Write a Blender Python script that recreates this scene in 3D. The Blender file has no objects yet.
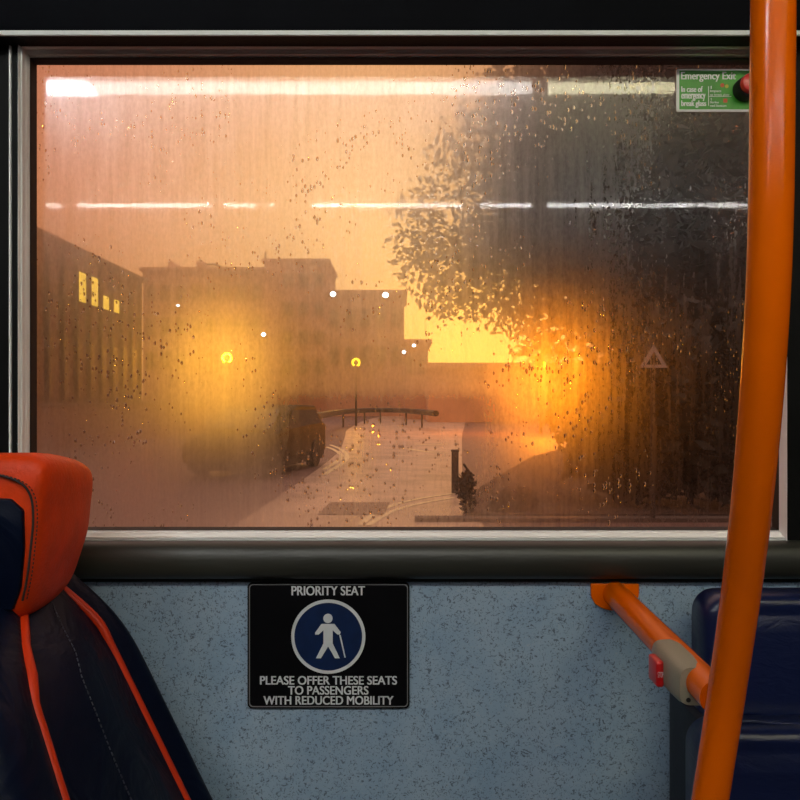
import bpy, bmesh, math, random
from mathutils import Vector, Matrix
import numpy as np

PI = math.pi
random.seed(7)
rng = np.random.default_rng(11)
S = bpy.context.scene
COL = S.collection

# ---------------------------------------------------------------- camera
EYE = Vector((0.0, -1.05, 1.15))            # seated eye, 1.05 m from the window wall, floor at z = 0
cam_d = bpy.data.cameras.new('camera')
cam_d.sensor_width = 36.0
cam_d.lens = 36.0
cam_d.clip_start = 0.02
cam_d.clip_end = 600
cam = bpy.data.objects.new('camera', cam_d)
cam.location = EYE
cam.rotation_euler = (PI / 2, 0, 0)
COL.objects.link(cam)
S.camera = cam

# ---------------------------------------------------------------- exposure
S.view_settings.view_transform = 'Standard'
S.view_settings.look = 'None'
S.view_settings.exposure = 0.0
S.view_settings.gamma = 1.0
S.view_settings.use_curve_mapping = False
S.cycles.use_denoising = True
S.cycles.sample_clamp_indirect = 6.0
S.cycles.max_bounces = 8
S.cycles.transparent_max_bounces = 16
S.cycles.caustics_reflective = False


def L(r, g, b):
    """sRGB 0..255 to linear RGBA"""
    def f(c):
        c = c / 255.0
        return c / 12.92 if c <= 0.04045 else ((c + 0.055) / 1.055) ** 2.4
    return (f(r), f(g), f(b), 1.0)


def P(px, py, d):
    """a point seen in direction (px, py) of the photograph, d metres in front of the eye"""
    return Vector(((px - 400) / 800 * d, EYE.y + d, EYE.z + (400 - py) / 800 * d))


GROUND = -0.35
EYEH = EYE.z - GROUND


def G(px, py, h=0.0):
    """a point on the ground (or h above it)"""
    d = (EYEH - h) * 800 / (py - 400)
    return Vector(((px - 400) / 800 * d, EYE.y + d, GROUND + h))


# ---------------------------------------------------------------- node helper
class NT:
    def __init__(s, tree):
        s.t = tree
        s.n = tree.nodes
        s.n.clear()

    def node(s, kind, **kw):
        n = s.n.new(kind)
        for k, v in kw.items():
            setattr(n, k, v)
        return n

    def put(s, sock, v):
        if isinstance(v, bpy.types.NodeSocket):
            s.t.links.new(v, sock)
        elif v is not None:
            sock.default_value = v

    def math(s, op, a, b=None, c=None, clamp=False):
        n = s.node('ShaderNodeMath', operation=op, use_clamp=clamp)
        for i, v in enumerate((a, b, c)):
            if v is not None:
                s.put(n.inputs[i], v)
        return n.outputs[0]

    def vmath(s, op, a, b=None, out=0):
        n = s.node('ShaderNodeVectorMath', operation=op)
        s.put(n.inputs[0], a)
        if b is not None:
            s.put(n.inputs[1], b)
        return n.outputs[out]

    def noise(s, vec, scale, detail=2.0, rough=0.5, dist=0.0):
        n = s.node('ShaderNodeTexNoise')
        s.put(n.inputs['Vector'], vec)
        n.inputs['Scale'].default_value = scale
        n.inputs['Detail'].default_value = detail
        n.inputs['Roughness'].default_value = rough
        n.inputs['Distortion'].default_value = dist
        return n.outputs[0]

    def voro(s, vec, scale, rnd=1.0, out='Distance'):
        n = s.node('ShaderNodeTexVoronoi')
        s.put(n.inputs['Vector'], vec)
        n.inputs['Scale'].default_value = scale
        n.inputs['Randomness'].default_value = rnd
        return n.outputs[out]

    def smooth(s, v, a, b, lo=0.0, hi=1.0):
        n = s.node('ShaderNodeMapRange', interpolation_type='SMOOTHSTEP')
        s.put(n.inputs[0], v)
        for i, x in enumerate((a, b, lo, hi)):
            s.put(n.inputs[1 + i], x)
        return n.outputs[0]

    def scale(s, vec, sc):
        n = s.node('ShaderNodeMapping')
        s.put(n.inputs['Vector'], vec)
        n.inputs['Scale'].default_value = sc
        return n.outputs[0]

    def mixc(s, f, a, b):
        n = s.node('ShaderNodeMix', data_type='RGBA')
        s.put(n.inputs[0], f)
        s.put(n.inputs[6], a)
        s.put(n.inputs[7], b)
        return n.outputs[2]

    def mixs(s, f, a, b):
        n = s.node('ShaderNodeMixShader')
        s.put(n.inputs[0], f)
        s.put(n.inputs[1], a)
        s.put(n.inputs[2], b)
        return n.outputs[0]

    def bump(s, h, strength=0.3, dist=0.01):
        n = s.node('ShaderNodeBump')
        s.put(n.inputs['Height'], h)
        n.inputs['Strength'].default_value = strength
        n.inputs['Distance'].default_value = dist
        return n.outputs[0]

    def bsdf(s, kind, **kw):
        n = s.node(kind)
        for k, v in kw.items():
            s.put(n.inputs[k.replace('_', ' ')], v)
        return n.outputs[0]


# ---------------------------------------------------------------- sky at dusk: salmon above, amber glow low over the street
W = bpy.data.worlds.new('dusk_sky')
S.world = W
W.use_nodes = True
t = NT(W.node_tree)
gen = t.node('ShaderNodeTexCoord').outputs['Generated']
dirv = t.vmath('NORMALIZE', gen)
sep = t.node('ShaderNodeSeparateXYZ')
t.put(sep.inputs[0], dirv)


def glow(px, py, power):
    v = (P(px, py, 1.0) - EYE).normalized()
    dp = t.vmath('DOT_PRODUCT', dirv, tuple(v), out='Value')
    return t.math('POWER', t.math('MAXIMUM', dp, 0.0), power)


base = t.mixc(t.smooth(sep.outputs[2], 0.0, 0.42), L(220, 136, 86), L(190, 108, 84))
base = t.mixc(t.smooth(sep.outputs[2], 0.42, 0.8), base, (1.15, 0.76, 0.62, 1))
base = t.mixc(t.math('MULTIPLY', t.smooth(sep.outputs[1], 0.9, -0.2), t.smooth(sep.outputs[2], 0.95, 0.4)), base, (0.34, 0.185, 0.115, 1))
base = t.mixc(t.smooth(sep.outputs[2], 0.0, -0.08), base, (0.05, 0.035, 0.03, 1))
c1 = t.mixc(glow(462, 345, 190), (0, 0, 0, 1), (1.7, 0.66, -0.55, 1))
c2 = t.mixc(glow(395, 250, 26), (0, 0, 0, 1), (0.58, 0.46, 0.15, 1))
c3 = t.vmath('ADD', c1, c2)
fin = t.vmath('MAXIMUM', t.vmath('ADD', base, c3), (0.0, 0.0, 0.0))
bg = t.node('ShaderNodeBackground')
t.put(bg.inputs[0], fin)
bg.inputs[1].default_value = 1.0
t.t.links.new(bg.outputs[0], t.node('ShaderNodeOutputWorld').inputs[0])

# ---------------------------------------------------------------- materials
MATS = {}


def new_mat(name):
    m = bpy.data.materials.new(name)
    m.use_nodes = True
    n = NT(m.node_tree)
    MATS[name] = m
    return m, n


def finish(n, sh):
    n.t.links.new(sh, n.node('ShaderNodeOutputMaterial').inputs[0])


def pmat(name, col, rough=0.5, metal=0.0, coat=0.0, var=0.0, vscale=8.0, bump=0.0, bscale=60.0, emit=None, es=0.0, stretch=(1, 1, 1), spec=0.5):
    m, n = new_mat(name)
    tc = n.scale(n.node('ShaderNodeTexCoord').outputs['Object'], stretch)
    p = n.node('ShaderNodeBsdfPrincipled')
    c = col
    if var > 0:
        f = n.noise(tc, vscale, 4.0, 0.6)
        lo = tuple(max(0, x * (1 - var)) for x in col[:3]) + (1,)
        hi = tuple(min(1, x * (1 + var)) for x in col[:3]) + (1,)
        c = n.mixc(n.smooth(f, 0.3, 0.7), lo, hi)
    n.put(p.inputs['Base Color'], c)
    p.inputs['Roughness'].default_value = rough
    p.inputs['Metallic'].default_value = metal
    p.inputs['Coat Weight'].default_value = coat
    p.inputs['Coat Roughness'].default_value = 0.12
    p.inputs['Specular IOR Level'].default_value = spec
    if bump > 0:
        n.put(p.inputs['Normal'], n.bump(n.noise(tc, bscale, 3.0, 0.6), bump, 0.004))
    if emit:
        p.inputs['Emission Color'].default_value = emit
        p.inputs['Emission Strength'].default_value = es
    finish(n, p.outputs[0])
    return m


# interior
pmat('black_trim', (0.005, 0.005, 0.005, 1), 0.5, bump=0.1, bscale=200, var=0.2, spec=0.12)
pmat('header_paint', (0.004, 0.0045, 0.007, 1), 0.6, bump=0.05, bscale=90, var=0.2, spec=0.05)
pmat('sill_rubber', (0.03, 0.03, 0.024, 1), 0.42, bump=0.15, bscale=70, var=0.25, stretch=(0.2, 1, 1))
pmat('aluminium', (0.88, 0.89, 0.87, 1), 0.38, metal=0.0, bump=0.06, bscale=120, var=0.06, stretch=(0.1, 1, 1))
pmat('gasket_rubber', (0.006, 0.006, 0.006, 1), 0.7, bump=0.1, var=0.2)
pmat('ceiling_paint', (0.05, 0.05, 0.05, 1), 0.6, var=0.1, bump=0.05)
pmat('bus_floor', (0.03, 0.03, 0.035, 1), 0.6, var=0.4, vscale=300, bump=0.2)
pmat('dark_lining', (0.015, 0.015, 0.017, 1), 0.7, var=0.3, bump=0.05)
pmat('orange_enamel', L(216, 94, 0), 0.2, coat=0.12, spec=0.25, var=0.05, bump=0.03, bscale=40)
pmat('orange_vinyl', L(210, 58, 2), 0.5, var=0.12, vscale=30, bump=0.25, bscale=260, spec=0.3)
pmat('orange_piping', L(188, 46, 4), 0.5, var=0.1, bump=0.1, spec=0.3)
pmat('thread', (0.02, 0.012, 0.012, 1), 0.8, var=0.1)
pmat('navy_thread', (0.010, 0.012, 0.028, 1), 0.6, var=0.1)
pmat('navy_shell', (0.006, 0.007, 0.014, 1), 0.5, var=0.2, bump=0.1)
pmat('sign_black', (0.003, 0.003, 0.004, 1), 0.45, var=0.2, bump=0.03, spec=0.1)
pmat('sign_white', (0.62, 0.64, 0.66, 1), 0.5, var=0.04)
pmat('sign_grey', (0.16, 0.16, 0.17, 1), 0.5, var=0.04)
pmat('sign_navy', L(12, 34, 74), 0.4, var=0.15, vscale=60)
pmat('exit_green', L(66, 160, 40), 0.4, var=0.25, vscale=25, stretch=(1, 1, 0.4))
pmat('exit_white', (0.85, 0.87, 0.82, 1), 0.45, var=0.04)
pmat('exit_orange', L(214, 90, 50), 0.5, var=0.05)
pmat('exit_yellow', L(210, 200, 60), 0.5, var=0.05)
pmat('red_button', L(226, 40, 26), 0.35, coat=0.4, var=0.05)
pmat('stop_red', L(190, 22, 24), 0.35, coat=0.3, var=0.08)
pmat('housing_grey', (0.26, 0.235, 0.17, 1), 0.42, var=0.06, bump=0.12, bscale=500)
pmat('lamp_panel', (0.9, 0.92, 0.95, 1), 0.4, emit=(0.86, 0.95, 1.0, 1), es=105.0)
pmat('lamp_diffuser', (0.9, 0.92, 0.95, 1), 0.4, emit=(1.0, 0.97, 0.90, 1), es=38.0)
pmat('lamp_diffuser_warm', (0.95, 0.92, 0.85, 1), 0.4, emit=(1.0, 0.92, 0.58, 1), es=42.0)
pmat('lamp_strip', (0.9, 0.92, 0.95, 1), 0.4, emit=(1.0, 0.98, 0.92, 1), es=60.0)

# leather
m, n = new_mat('navy_leather')
tc = n.node('ShaderNodeTexCoord').outputs['Object']
wr = n.noise(n.scale(tc, (1, 1, 1)), 9, 3, 0.55, 1.6)
gr = n.noise(tc, 420, 2, 0.5)
bmp = n.bump(wr, 0.55, 0.012)
b2 = n.node('ShaderNodeBump')
n.put(b2.inputs['Height'], gr)
n.put(b2.inputs['Normal'], bmp)
b2.inputs['Strength'].default_value = 0.1
b2.inputs['Distance'].default_value = 0.002
finish(n, n.bsdf('ShaderNodeBsdfPrincipled', Base_Color=n.mixc(wr, (0.0010, 0.0026, 0.010, 1), (0.0016, 0.005, 0.019, 1)), Roughness=0.45, Specular_IOR_Level=0.11, Normal=b2.outputs[0]))

m, n = new_mat('blue_vinyl')
tc = n.node('ShaderNodeTexCoord').outputs['Object']
wr = n.noise(n.scale(tc, (2.5, 1, 6)), 14, 3, 0.55, 1.2)
finish(n, n.bsdf('ShaderNodeBsdfPrincipled', Base_Color=(0.006, 0.011, 0.050, 1), Roughness=0.3, Normal=n.bump(wr, 0.18, 0.006)))

# speckled laminate of the side panel
m, n = new_mat('speckled_laminate')
tc = n.node('ShaderNodeTexCoord').outputs['Object']
warp = n.vmath('ADD', tc, n.vmath('SCALE', n.node('ShaderNodeTexNoise').outputs['Color']))
a = n.noise(n.scale(tc, (170, 170, 230)), 1.0, 2.0, 0.5, 1.6)
b = n.noise(n.scale(tc, (300, 300, 170)), 1.0, 2.0, 0.5, 1.6)
big = n.noise(tc, 14, 4, 0.6)
dark = n.math('MAXIMUM', n.smooth(a, 0.60, 0.645), n.smooth(b, 0.62, 0.66))
light = n.smooth(a, 0.36, 0.30)
basec = n.mixc(n.smooth(big, 0.3, 0.7), (0.24, 0.35, 0.48, 1), (0.31, 0.41, 0.52, 1))
cc = n.mixc(n.math('MULTIPLY', light, 0.5), basec, (0.38, 0.42, 0.47, 1))
cc = n.mixc(n.math('MULTIPLY', dark, 0.75), cc, (0.045, 0.06, 0.085, 1))
finish(n, n.bsdf('ShaderNodeBsdfPrincipled', Base_Color=cc, Roughness=0.42))

# the pane: clear glass carrying a film of condensation that scatters what comes through, with beads and runs of water
m, n = new_mat('misted_glass')
tc = n.node('ShaderNodeTexCoord').outputs['Object']     # metres; x along the bus, z up, origin on the eye line
sp = n.node('ShaderNodeSeparateXYZ')
n.put(sp.inputs[0], tc)
X, Z = sp.outputs[0], sp.outputs[2]
lowf = n.noise(tc, 3.2, 3, 0.55)
runs = n.noise(n.scale(tc, (95, 1, 7)), 1.0, 3, 0.6)
fine = n.noise(n.scale(tc, (240, 1, 120)), 1.0, 2, 0.6)


def blob(cx, cz, rx, rz, a=1.0, b=0.2):
    dx = n.math('DIVIDE', n.math('SUBTRACT', X, cx), rx)
    dz = n.math('DIVIDE', n.math('SUBTRACT', Z, cz), rz)
    r = n.math('SQRT', n.math('ADD', n.math('MULTIPLY', dx, dx), n.math('MULTIPLY', dz, dz)))
    return n.smooth(r, a, b)


wiped = n.math('MULTIPLY', n.math('MULTIPLY', n.smooth(X, 0.165, 0.085), n.smooth(X, -0.21, -0.12)), n.math('MULTIPLY', n.smooth(Z, 0.02, -0.008), n.smooth(Z, -0.20, -0.12)))   # rubbed nearly clear by a sleeve
film = n.math('ADD', 0.52, n.math('MULTIPLY', n.math('SUBTRACT', lowf, 0.5), 0.5))
film = n.math('ADD', film, n.math('MULTIPLY', n.math('SUBTRACT', runs, 0.5), n.smooth(n.noise(tc, 4.1, 2, 0.5), 0.38, 0.62, 0.18, 0.75)))
film = n.math('ADD', film, n.math('MULTIPLY', n.math('SUBTRACT', fine, 0.5), 0.35))
film = n.math('SUBTRACT', film, n.math('MULTIPLY', wiped, 0.42))
film = n.math('SUBTRACT', film, n.math('MULTIPLY', n.smooth(X, 0.08, 0.40), 0.32))
film = n.math('ADD', film, n.math('MULTIPLY', n.smooth(X, -0.1, -0.35), 0.05))
film = n.math('ADD', film, n.math('MULTIPLY', n.math('MULTIPLY', n.smooth(X, -0.15, -0.20), n.smooth(Z, 0.03, -0.03)), 0.22))
film = n.math('MINIMUM', n.math('MAXIMUM', film, 0.12), 0.92)
# beads of water
gate = n.smooth(n.noise(tc, 6.5, 3, 0.6), 0.40, 0.58)
vd = n.voro(n.scale(tc, (1, 1, 0.55)), 250)
vs = n.voro(n.scale(tc, (1, 1, 0.55)), 250, out='Color')
sepc = n.node('ShaderNodeSeparateColor')
n.put(sepc.inputs[0], vs)
size = n.math('MULTIPLY', n.math('MULTIPLY', n.smooth(sepc.outputs[0], 0.35, 1.0), 0.5), gate)
bead = n.smooth(n.math('SUBTRACT', size, vd), 0.0, 0.06)
dome = n.math('SQRT', n.math('MAXIMUM', n.math('SUBTRACT', n.math('MULTIPLY', size, size), n.math('MULTIPLY', vd, vd)), 0.0))
bn = n.bump(dome, 1.0, 0.006)
clear = n.bsdf('ShaderNodeBsdfTransparent', Color=(0.97, 0.96, 0.95, 1))
tint = (0.98, 0.96, 0.94, 1)
f1 = n.bsdf('ShaderNodeBsdfRefraction', Color=tint, Roughness=0.8, IOR=1.13)
f2 = n.bsdf('ShaderNodeBsdfRefraction', Color=tint, Roughness=0.8, IOR=0.885)
f3 = n.bsdf('ShaderNodeBsdfRefraction', Color=tint, Roughness=0.8, IOR=1.07)
tl = n.bsdf('ShaderNodeBsdfTranslucent', Color=(0.8, 0.8, 0.8, 1))
wide = n.mixs(0.5, f1, f2)
fog = n.mixs(0.03, wide, f3)
fog = n.mixs(0.008, fog, tl)
body = n.mixs(film, clear, fog)
drop = n.bsdf('ShaderNodeBsdfRefraction', Color=(0.6, 0.58, 0.55, 1), Roughness=0.02, IOR=1.33, Normal=bn)
body = n.mixs(n.math('MULTIPLY', bead, 0.8), body, drop)
g1 = n.bsdf('ShaderNodeBsdfGlossy', Color=(1, 1, 1, 1), Roughness=0.03)
g2 = n.bsdf('ShaderNodeBsdfGlossy', Color=(1, 1, 1, 1), Roughness=0.24)
body = n.mixs(0.012, body, g1)
body = n.mixs(n.math('MULTIPLY', film, 0.085), body, g2)
finish(n, body)

# exterior
pmat('paving', (0.17, 0.10, 0.085, 1), 0.55, var=0.2, vscale=3, bump=0.1, bscale=20)
pmat('soil', (0.075, 0.045, 0.033, 1), 0.9, var=0.4, vscale=6, bump=0.4, bscale=30)
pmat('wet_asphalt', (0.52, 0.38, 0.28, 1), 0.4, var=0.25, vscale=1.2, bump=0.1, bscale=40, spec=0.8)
pmat('road_paint', (0.85, 0.72, 0.42, 1), 0.5, var=0.2, vscale=9)
pmat('kerb_stone', (0.10, 0.075, 0.065, 1), 0.7, var=0.2, bump=0.1)
pmat('tactile_slab', (0.26, 0.18, 0.12, 1), 0.6, var=0.3, vscale=14, bump=0.4, bscale=30)
pmat('brick_brown', (0.26, 0.14, 0.09, 1), 0.85, var=0.25, vscale=4, bump=0.2, bscale=30)
pmat('brick_dark', (0.05, 0.028, 0.02, 1), 0.85, var=0.25, vscale=4, bump=0.2)
pmat('concrete_hazed', (0.70, 0.40, 0.26, 1), 0.9, var=0.15, vscale=0.5, bump=0.05)  # distance haze put into the base colour as a pale pink
pmat('mullion_dark', (0.03, 0.02, 0.016, 1), 0.6, var=0.1)
pmat('window_dull', (0.20, 0.12, 0.08, 1), 0.6, var=0.3, vscale=2)
pmat('window_lit', (0.3, 0.2, 0.05, 1), 0.4, emit=(1.0, 0.62, 0.06, 1), es=1.5)
pmat('bark', (0.025, 0.018, 0.012, 1), 0.9, var=0.4, vscale=20, bump=0.5, bscale=30)
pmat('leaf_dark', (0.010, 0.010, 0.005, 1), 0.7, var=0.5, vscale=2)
pmat('leaf_backlit', (0.09, 0.04, 0.012, 1), 0.7, var=0.5, vscale=2)  # autumn brown with amber backlight and lamp glow put into the colour
pmat('shrub_leaf', (0.008, 0.006, 0.004, 1), 0.7, var=0.5, vscale=6)
pmat('painted_steel', (0.02, 0.016, 0.014, 1), 0.5, var=0.2)
pmat('blur_ring_glow', (0.8, 0.7, 0.2, 1), 0.4, emit=(0.82, 0.88, 0.0, 1), es=1.25)  # emission for the out-of-focus ring around each street lamp
pmat('white_lens', (0.9, 0.9, 0.9, 1), 0.4, emit=(0.85, 0.95, 1.0, 1), es=9.0)
pmat('car_paint', (0.018, 0.014, 0.013, 1), 0.6, spec=0.15, var=0.05)
pmat('car_glass', (0.008, 0.007, 0.007, 1), 0.1, var=0.1)
pmat('tyre', (0.01, 0.01, 0.01, 1), 0.8, var=0.2)
pmat('sign_face', (0.5, 0.42, 0.40, 1), 0.5, var=0.1)


# ---------------------------------------------------------------- mesh helpers
class MB:
    def __init__(s):
        s.v, s.f = [], []

    def add(s, vs, fs):
        o = len(s.v)
        s.v += [tuple(v) for v in vs]
        s.f += [tuple(i + o for i in f) for f in fs]
        return s

    def box(s, a, b):
        (x0, y0, z0), (x1, y1, z1) = a, b
        return s.add([(x0, y0, z0), (x1, y0, z0), (x1, y1, z0), (x0, y1, z0), (x0, y0, z1), (x1, y0, z1), (x1, y1, z1), (x0, y1, z1)],
                     [(3, 2, 1, 0), (4, 5, 6, 7), (0, 1, 5, 4), (1, 2, 6, 5), (2, 3, 7, 6), (3, 0, 4, 7)])

    def prism(s, poly, vec):
        """poly: list of 3D points, extruded by vec"""
        k = len(poly)
        vec = Vector(vec)
        vs = [Vector(p) for p in poly] + [Vector(p) + vec for p in poly]
        fs = [tuple(range(k))[::-1], tuple(range(k, 2 * k))]
        fs += [(i, (i + 1) % k, k + (i + 1) % k, k + i) for i in range(k)]
        return s.add(vs, fs)

    def loft(s, rings, cap=True, closed=True):
        k = len(rings[0])
        vs = [p for r in rings for p in r]
        fs = []
        for i in range(len(rings) - 1):
            for j in range(k if closed else k - 1):
                fs.append((i * k + j, i * k + (j + 1) % k, (i + 1) * k + (j + 1) % k, (i + 1) * k + j))
        if cap and closed:
            fs.append(tuple(range(k))[::-1])
            fs.append(tuple(range((len(rings) - 1) * k, len(rings) * k)))
        return s.add(vs, fs)

    def tube(s, pts, r, seg=12, closed=False):
        pts = [Vector(p) for p in pts]
        m = len(pts)
        rr = r if isinstance(r, (list, tuple)) else [r] * m
        tang = []
        for i in range(m):
            if closed:
                d = pts[(i + 1) % m] - pts[i - 1]
            else:
                d = pts[min(i + 1, m - 1)] - pts[max(i - 1, 0)]
            tang.append(d.normalized())
        up = Vector((0, 0, 1)) if abs(tang[0].z) < 0.9 else Vector((0, 1, 0))
        nrm = (up - tang[0] * up.dot(tang[0])).normalized()
        rings = []
        for i in range(m):
            nrm = (nrm - tang[i] * nrm.dot(tang[i])).normalized()
            bi = tang[i].cross(nrm)
            rings.append([pts[i] + (nrm * math.cos(a) + bi * math.sin(a)) * rr[i] for a in [2 * PI * k / seg for k in range(seg)]])
        if closed:
            rings.append(rings[0])
        return s.loft(rings, cap=not closed)

    def sphere(s, c, r, seg=16, rings=10, sc=(1, 1, 1)):
        c = Vector(c)
        rs = []
        for i in range(rings + 1):
            a = PI * i / rings
            q = max(math.sin(a), 0.02)
            rs.append([c + Vector((r * sc[0] * q * math.cos(2 * PI * j / seg), r * sc[1] * q * math.sin(2 * PI * j / seg), -r * sc[2] * math.cos(a))) for j in range(seg)])
        return s.loft(rs)

    def disc_y(s, c, r, y0, y1, seg=48, sx=1.0, a0=0, a1=2 * PI):
        c = Vector(c)
        full = abs(a1 - a0 - 2 * PI) < 1e-6
        k = seg if full else seg + 1
        pts = [(c.x + sx * r * math.cos(a0 + (a1 - a0) * i / seg), y0, c.z + r * math.sin(a0 + (a1 - a0) * i / seg)) for i in range(k)]
        return s.prism(pts, (0, y1 - y0, 0))

    def build(s, name, mat, parent=None, smooth=False, bevel=0.0, bseg=2, subsurf=0, angle=40):
        me = bpy.data.meshes.new(name)
        me.from_pydata(s.v, [], s.f)
        bm = bmesh.new()
        bm.from_mesh(me)
        bmesh.ops.remove_doubles(bm, verts=bm.verts, dist=1e-6)
        bmesh.ops.recalc_face_normals(bm, faces=bm.faces)
        if bevel > 0:
            es = [e for e in bm.edges if len(e.link_faces) == 2 and e.calc_face_angle(0) > math.radians(30)]
            bmesh.ops.bevel(bm, geom=es, offset=bevel, segments=bseg, affect='EDGES', profile=0.5, clamp_overlap=True)
        for f in bm.faces:
            f.smooth = smooth
        if smooth:
            for e in bm.edges:
                if len(e.link_faces) == 2 and e.calc_face_angle(0) > math.radians(angle):
                    e.smooth = False
        bm.to_mesh(me)
        bm.free()
        me.materials.append(MATS[mat])
        return link(name, me, parent, subsurf)


def link(name, me, parent=None, subsurf=0):
    o = bpy.data.objects.new(name, me)
    COL.objects.link(o)
    if parent is not None:
        o.parent = parent
        # keep the world place of geometry written in world coordinates
        o.matrix_parent_inverse = Matrix.Translation(-world_loc(parent))
    if subsurf:
        md = o.modifiers.new('sub', 'SUBSURF')
        md.levels = md.render_levels = subsurf
    return o


def world_loc(o):
    v = Vector(o.location)
    return v


def tag(o, label=None, cat=None, group=None, kind=None):
    if label: o['label'] = label
    if cat: o['category'] = cat
    if group: o['group'] = group
    if kind: o['kind'] = kind
    return o


def thing(name, loc, label, cat, group=None):
    o = bpy.data.objects.new(name, None)
    o.empty_display_size = 0.05
    o.location = loc
    COL.objects.link(o)
    return tag(o, label, cat, group)


def struct(mb, name, mat, **kw):
    o = mb.build(name, mat, **kw)
    o['kind'] = 'structure'
    return o


def lettering(text, box, y, mat, parent, name='lettering', bold=0.0, depth=0.0006):
    """a line of text as a mesh filling box = (x0, x1, z0, z1) on a plane facing the aisle at depth y"""
    cu = bpy.data.curves.new(name, 'FONT')
    cu.body = text
    cu.size = 1.0
    cu.extrude = 0.0
    tmp = bpy.data.objects.new('tmp', cu)
    COL.objects.link(tmp)
    dg = bpy.context.evaluated_depsgraph_get()
    me = bpy.data.meshes.new_from_object(tmp.evaluated_get(dg))
    bpy.data.objects.remove(tmp)
    bpy.data.curves.remove(cu)
    xs = [v.co.x for v in me.vertices]
    ys = [v.co.y for v in me.vertices]
    x0, x1, z0, z1 = box
    kx = (x1 - x0) / (max(xs) - min(xs))
    kz = (z1 - z0) / (max(ys) - min(ys))
    bx, by = min(xs), min(ys)
    kx = (x1 - x0 - 2 * bold) / (max(xs) - min(xs))
    for v in me.vertices:
        v.co = Vector((x0 + bold + (v.co.x - bx) * kx, y, z0 + (v.co.y - by) * kz))
    bm = bmesh.new()
    bm.from_mesh(me)
    g = bmesh.ops.extrude_face_region(bm, geom=bm.faces[:])
    for e in g['geom']:
        if isinstance(e, bmesh.types.BMVert):
            e.co.y -= depth
    bmesh.ops.recalc_face_normals(bm, faces=bm.faces)
    if bold > 0:
        src = bm.verts[:] + bm.edges[:] + bm.faces[:]
        for q, sh in enumerate((-bold, bold)):
            dd = bmesh.ops.duplicate(bm, geom=src)['geom']
            for e in dd:
                if isinstance(e, bmesh.types.BMVert):
                    e.co.x += sh
                    e.co.y -= 0.00003 * (q + 1)
    bm.to_mesh(me)
    bm.free()
    me.name = name
    me.materials.clear()
    me.materials.append(MATS[mat])
    return link(name, me, parent)


def spline(pts, k=8):
    pts = [Vector(p) for p in pts]
    out = []
    q = [pts[0] * 2 - pts[1]] + pts + [pts[-1] * 2 - pts[-2]]
    for i in range(1, len(q) - 2):
        a, b, c, d = q[i - 1:i + 3]
        for j in range(k):
            u = j / k
            out.append(0.5 * ((2 * b) + (c - a) * u + (2 * a - 5 * b + 4 * c - d) * u * u + (3 * b - a - 3 * c + d) * u ** 3))
    out.append(pts[-1])
    return out


# ================================================================ THE BUS
E = EYE.z
DW = 1.05                                    # eye to the inner face of the wall (y = 0)
GLASS_Y = 0.035
XL, XR = P(20, 0, DW).x, P(785, 0, DW).x     # window opening in the wall
ZT, ZB = P(0, 40, DW).z, P(0, 543, DW).z
BX0, BX1, BY, CEIL = -2.6, 2.6, -2.42, E + 1.02

struct(MB().box((BX0, BY, -0.06), (BX1, 0.10, 0)), 'floor', 'bus_floor')
struct(MB().box((BX0, BY, CEIL), (BX1, 0.10, CEIL + 0.06)), 'ceiling', 'ceiling_paint')
wb = MB()
wb.box((BX0, 0, 0), (BX1, 0.03, ZB))
struct(wb, 'wall_back', 'speckled_laminate')
wu = MB()
wu.box((BX0, 0, ZT), (BX1, 0.03, CEIL))
wu.box((BX0, 0, ZB), (XL, 0.03, ZT))
wu.box((XR, 0, ZB), (BX1, 0.03, ZT))
struct(wu, 'trim_1', 'black_trim')
struct(MB().box((BX0, BY - 0.08, 0), (BX1, BY, CEIL)), 'wall_front', 'dark_lining')
struct(MB().box((BX0 - 0.08, BY - 0.08, 0), (BX0, 0.09, CEIL)), 'wall_left', 'dark_lining')
struct(MB().box((BX1, BY - 0.08, 0), (BX1 + 0.08, 0.09, CEIL)), 'wall_right', 'dark_lining')

# header panel above the window with its bright edge strip
hz = P(0, 31, 1.02).z
struct(MB().loft([[(x, 0.0, hz), (x, -0.030, hz), (x, -0.034, hz + 0.02), (x, -0.02, hz + 0.16), (x, 0.0, hz + 0.30)] for x in (BX0, BX1)]),
       'trim_2', 'header_paint', smooth=True)
struct(MB().box((BX0, -0.033, P(0, 36.3, 1.02).z), (BX1, -0.029, hz)), 'trim_3', 'aluminium', bevel=0.0012)
struct(MB().box((BX0, -0.029, P(0, 36.3, 1.02).z), (BX1, 0.0, hz)), 'trim_6', 'black_trim')
struct(MB().box((P(10.3, 0, DW).x, -0.004, ZB), (P(12, 0, DW).x, 0.0, P(0, 41, DW).z)), 'trim_7', 'aluminium')
# moulded sill below the window
zs0, zs1 = P(0, 581, 1.03).z, P(0, 543, 1.03).z
prof = [(0.0, zs0)]
for i in range(13):
    a = -PI / 2 + PI * i / 12
    prof.append((-0.004 - 0.022 * math.cos(a) ** 0.8 if math.cos(a) > 1e-6 else -0.004, (zs0 + zs1) / 2 + (zs1 - zs0) / 2 * math.sin(a)))
prof.append((0.0, zs1))
struct(MB().loft([[(x, y, z) for y, z in prof] for x in (BX0, BX1)]), 'trim_4', 'sill_rubber', smooth=True, angle=60)
struct(MB().box((BX0, -0.006, zs0 - 0.0045), (BX1, 0.0, zs0)), 'trim_5', 'black_trim', bevel=0.001)

# window: aluminium frame swept round the opening, rubber gasket, one misted pane
win = thing('window_1', (0, 0, ZB), None, None)
win['kind'] = 'structure'
gx0, gx1 = P(37, 0, DW + GLASS_Y).x, P(772, 0, DW + GLASS_Y).x
gz0, gz1 = P(0, 527, DW + GLASS_Y).z, P(0, 65, DW + GLASS_Y).z


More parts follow.
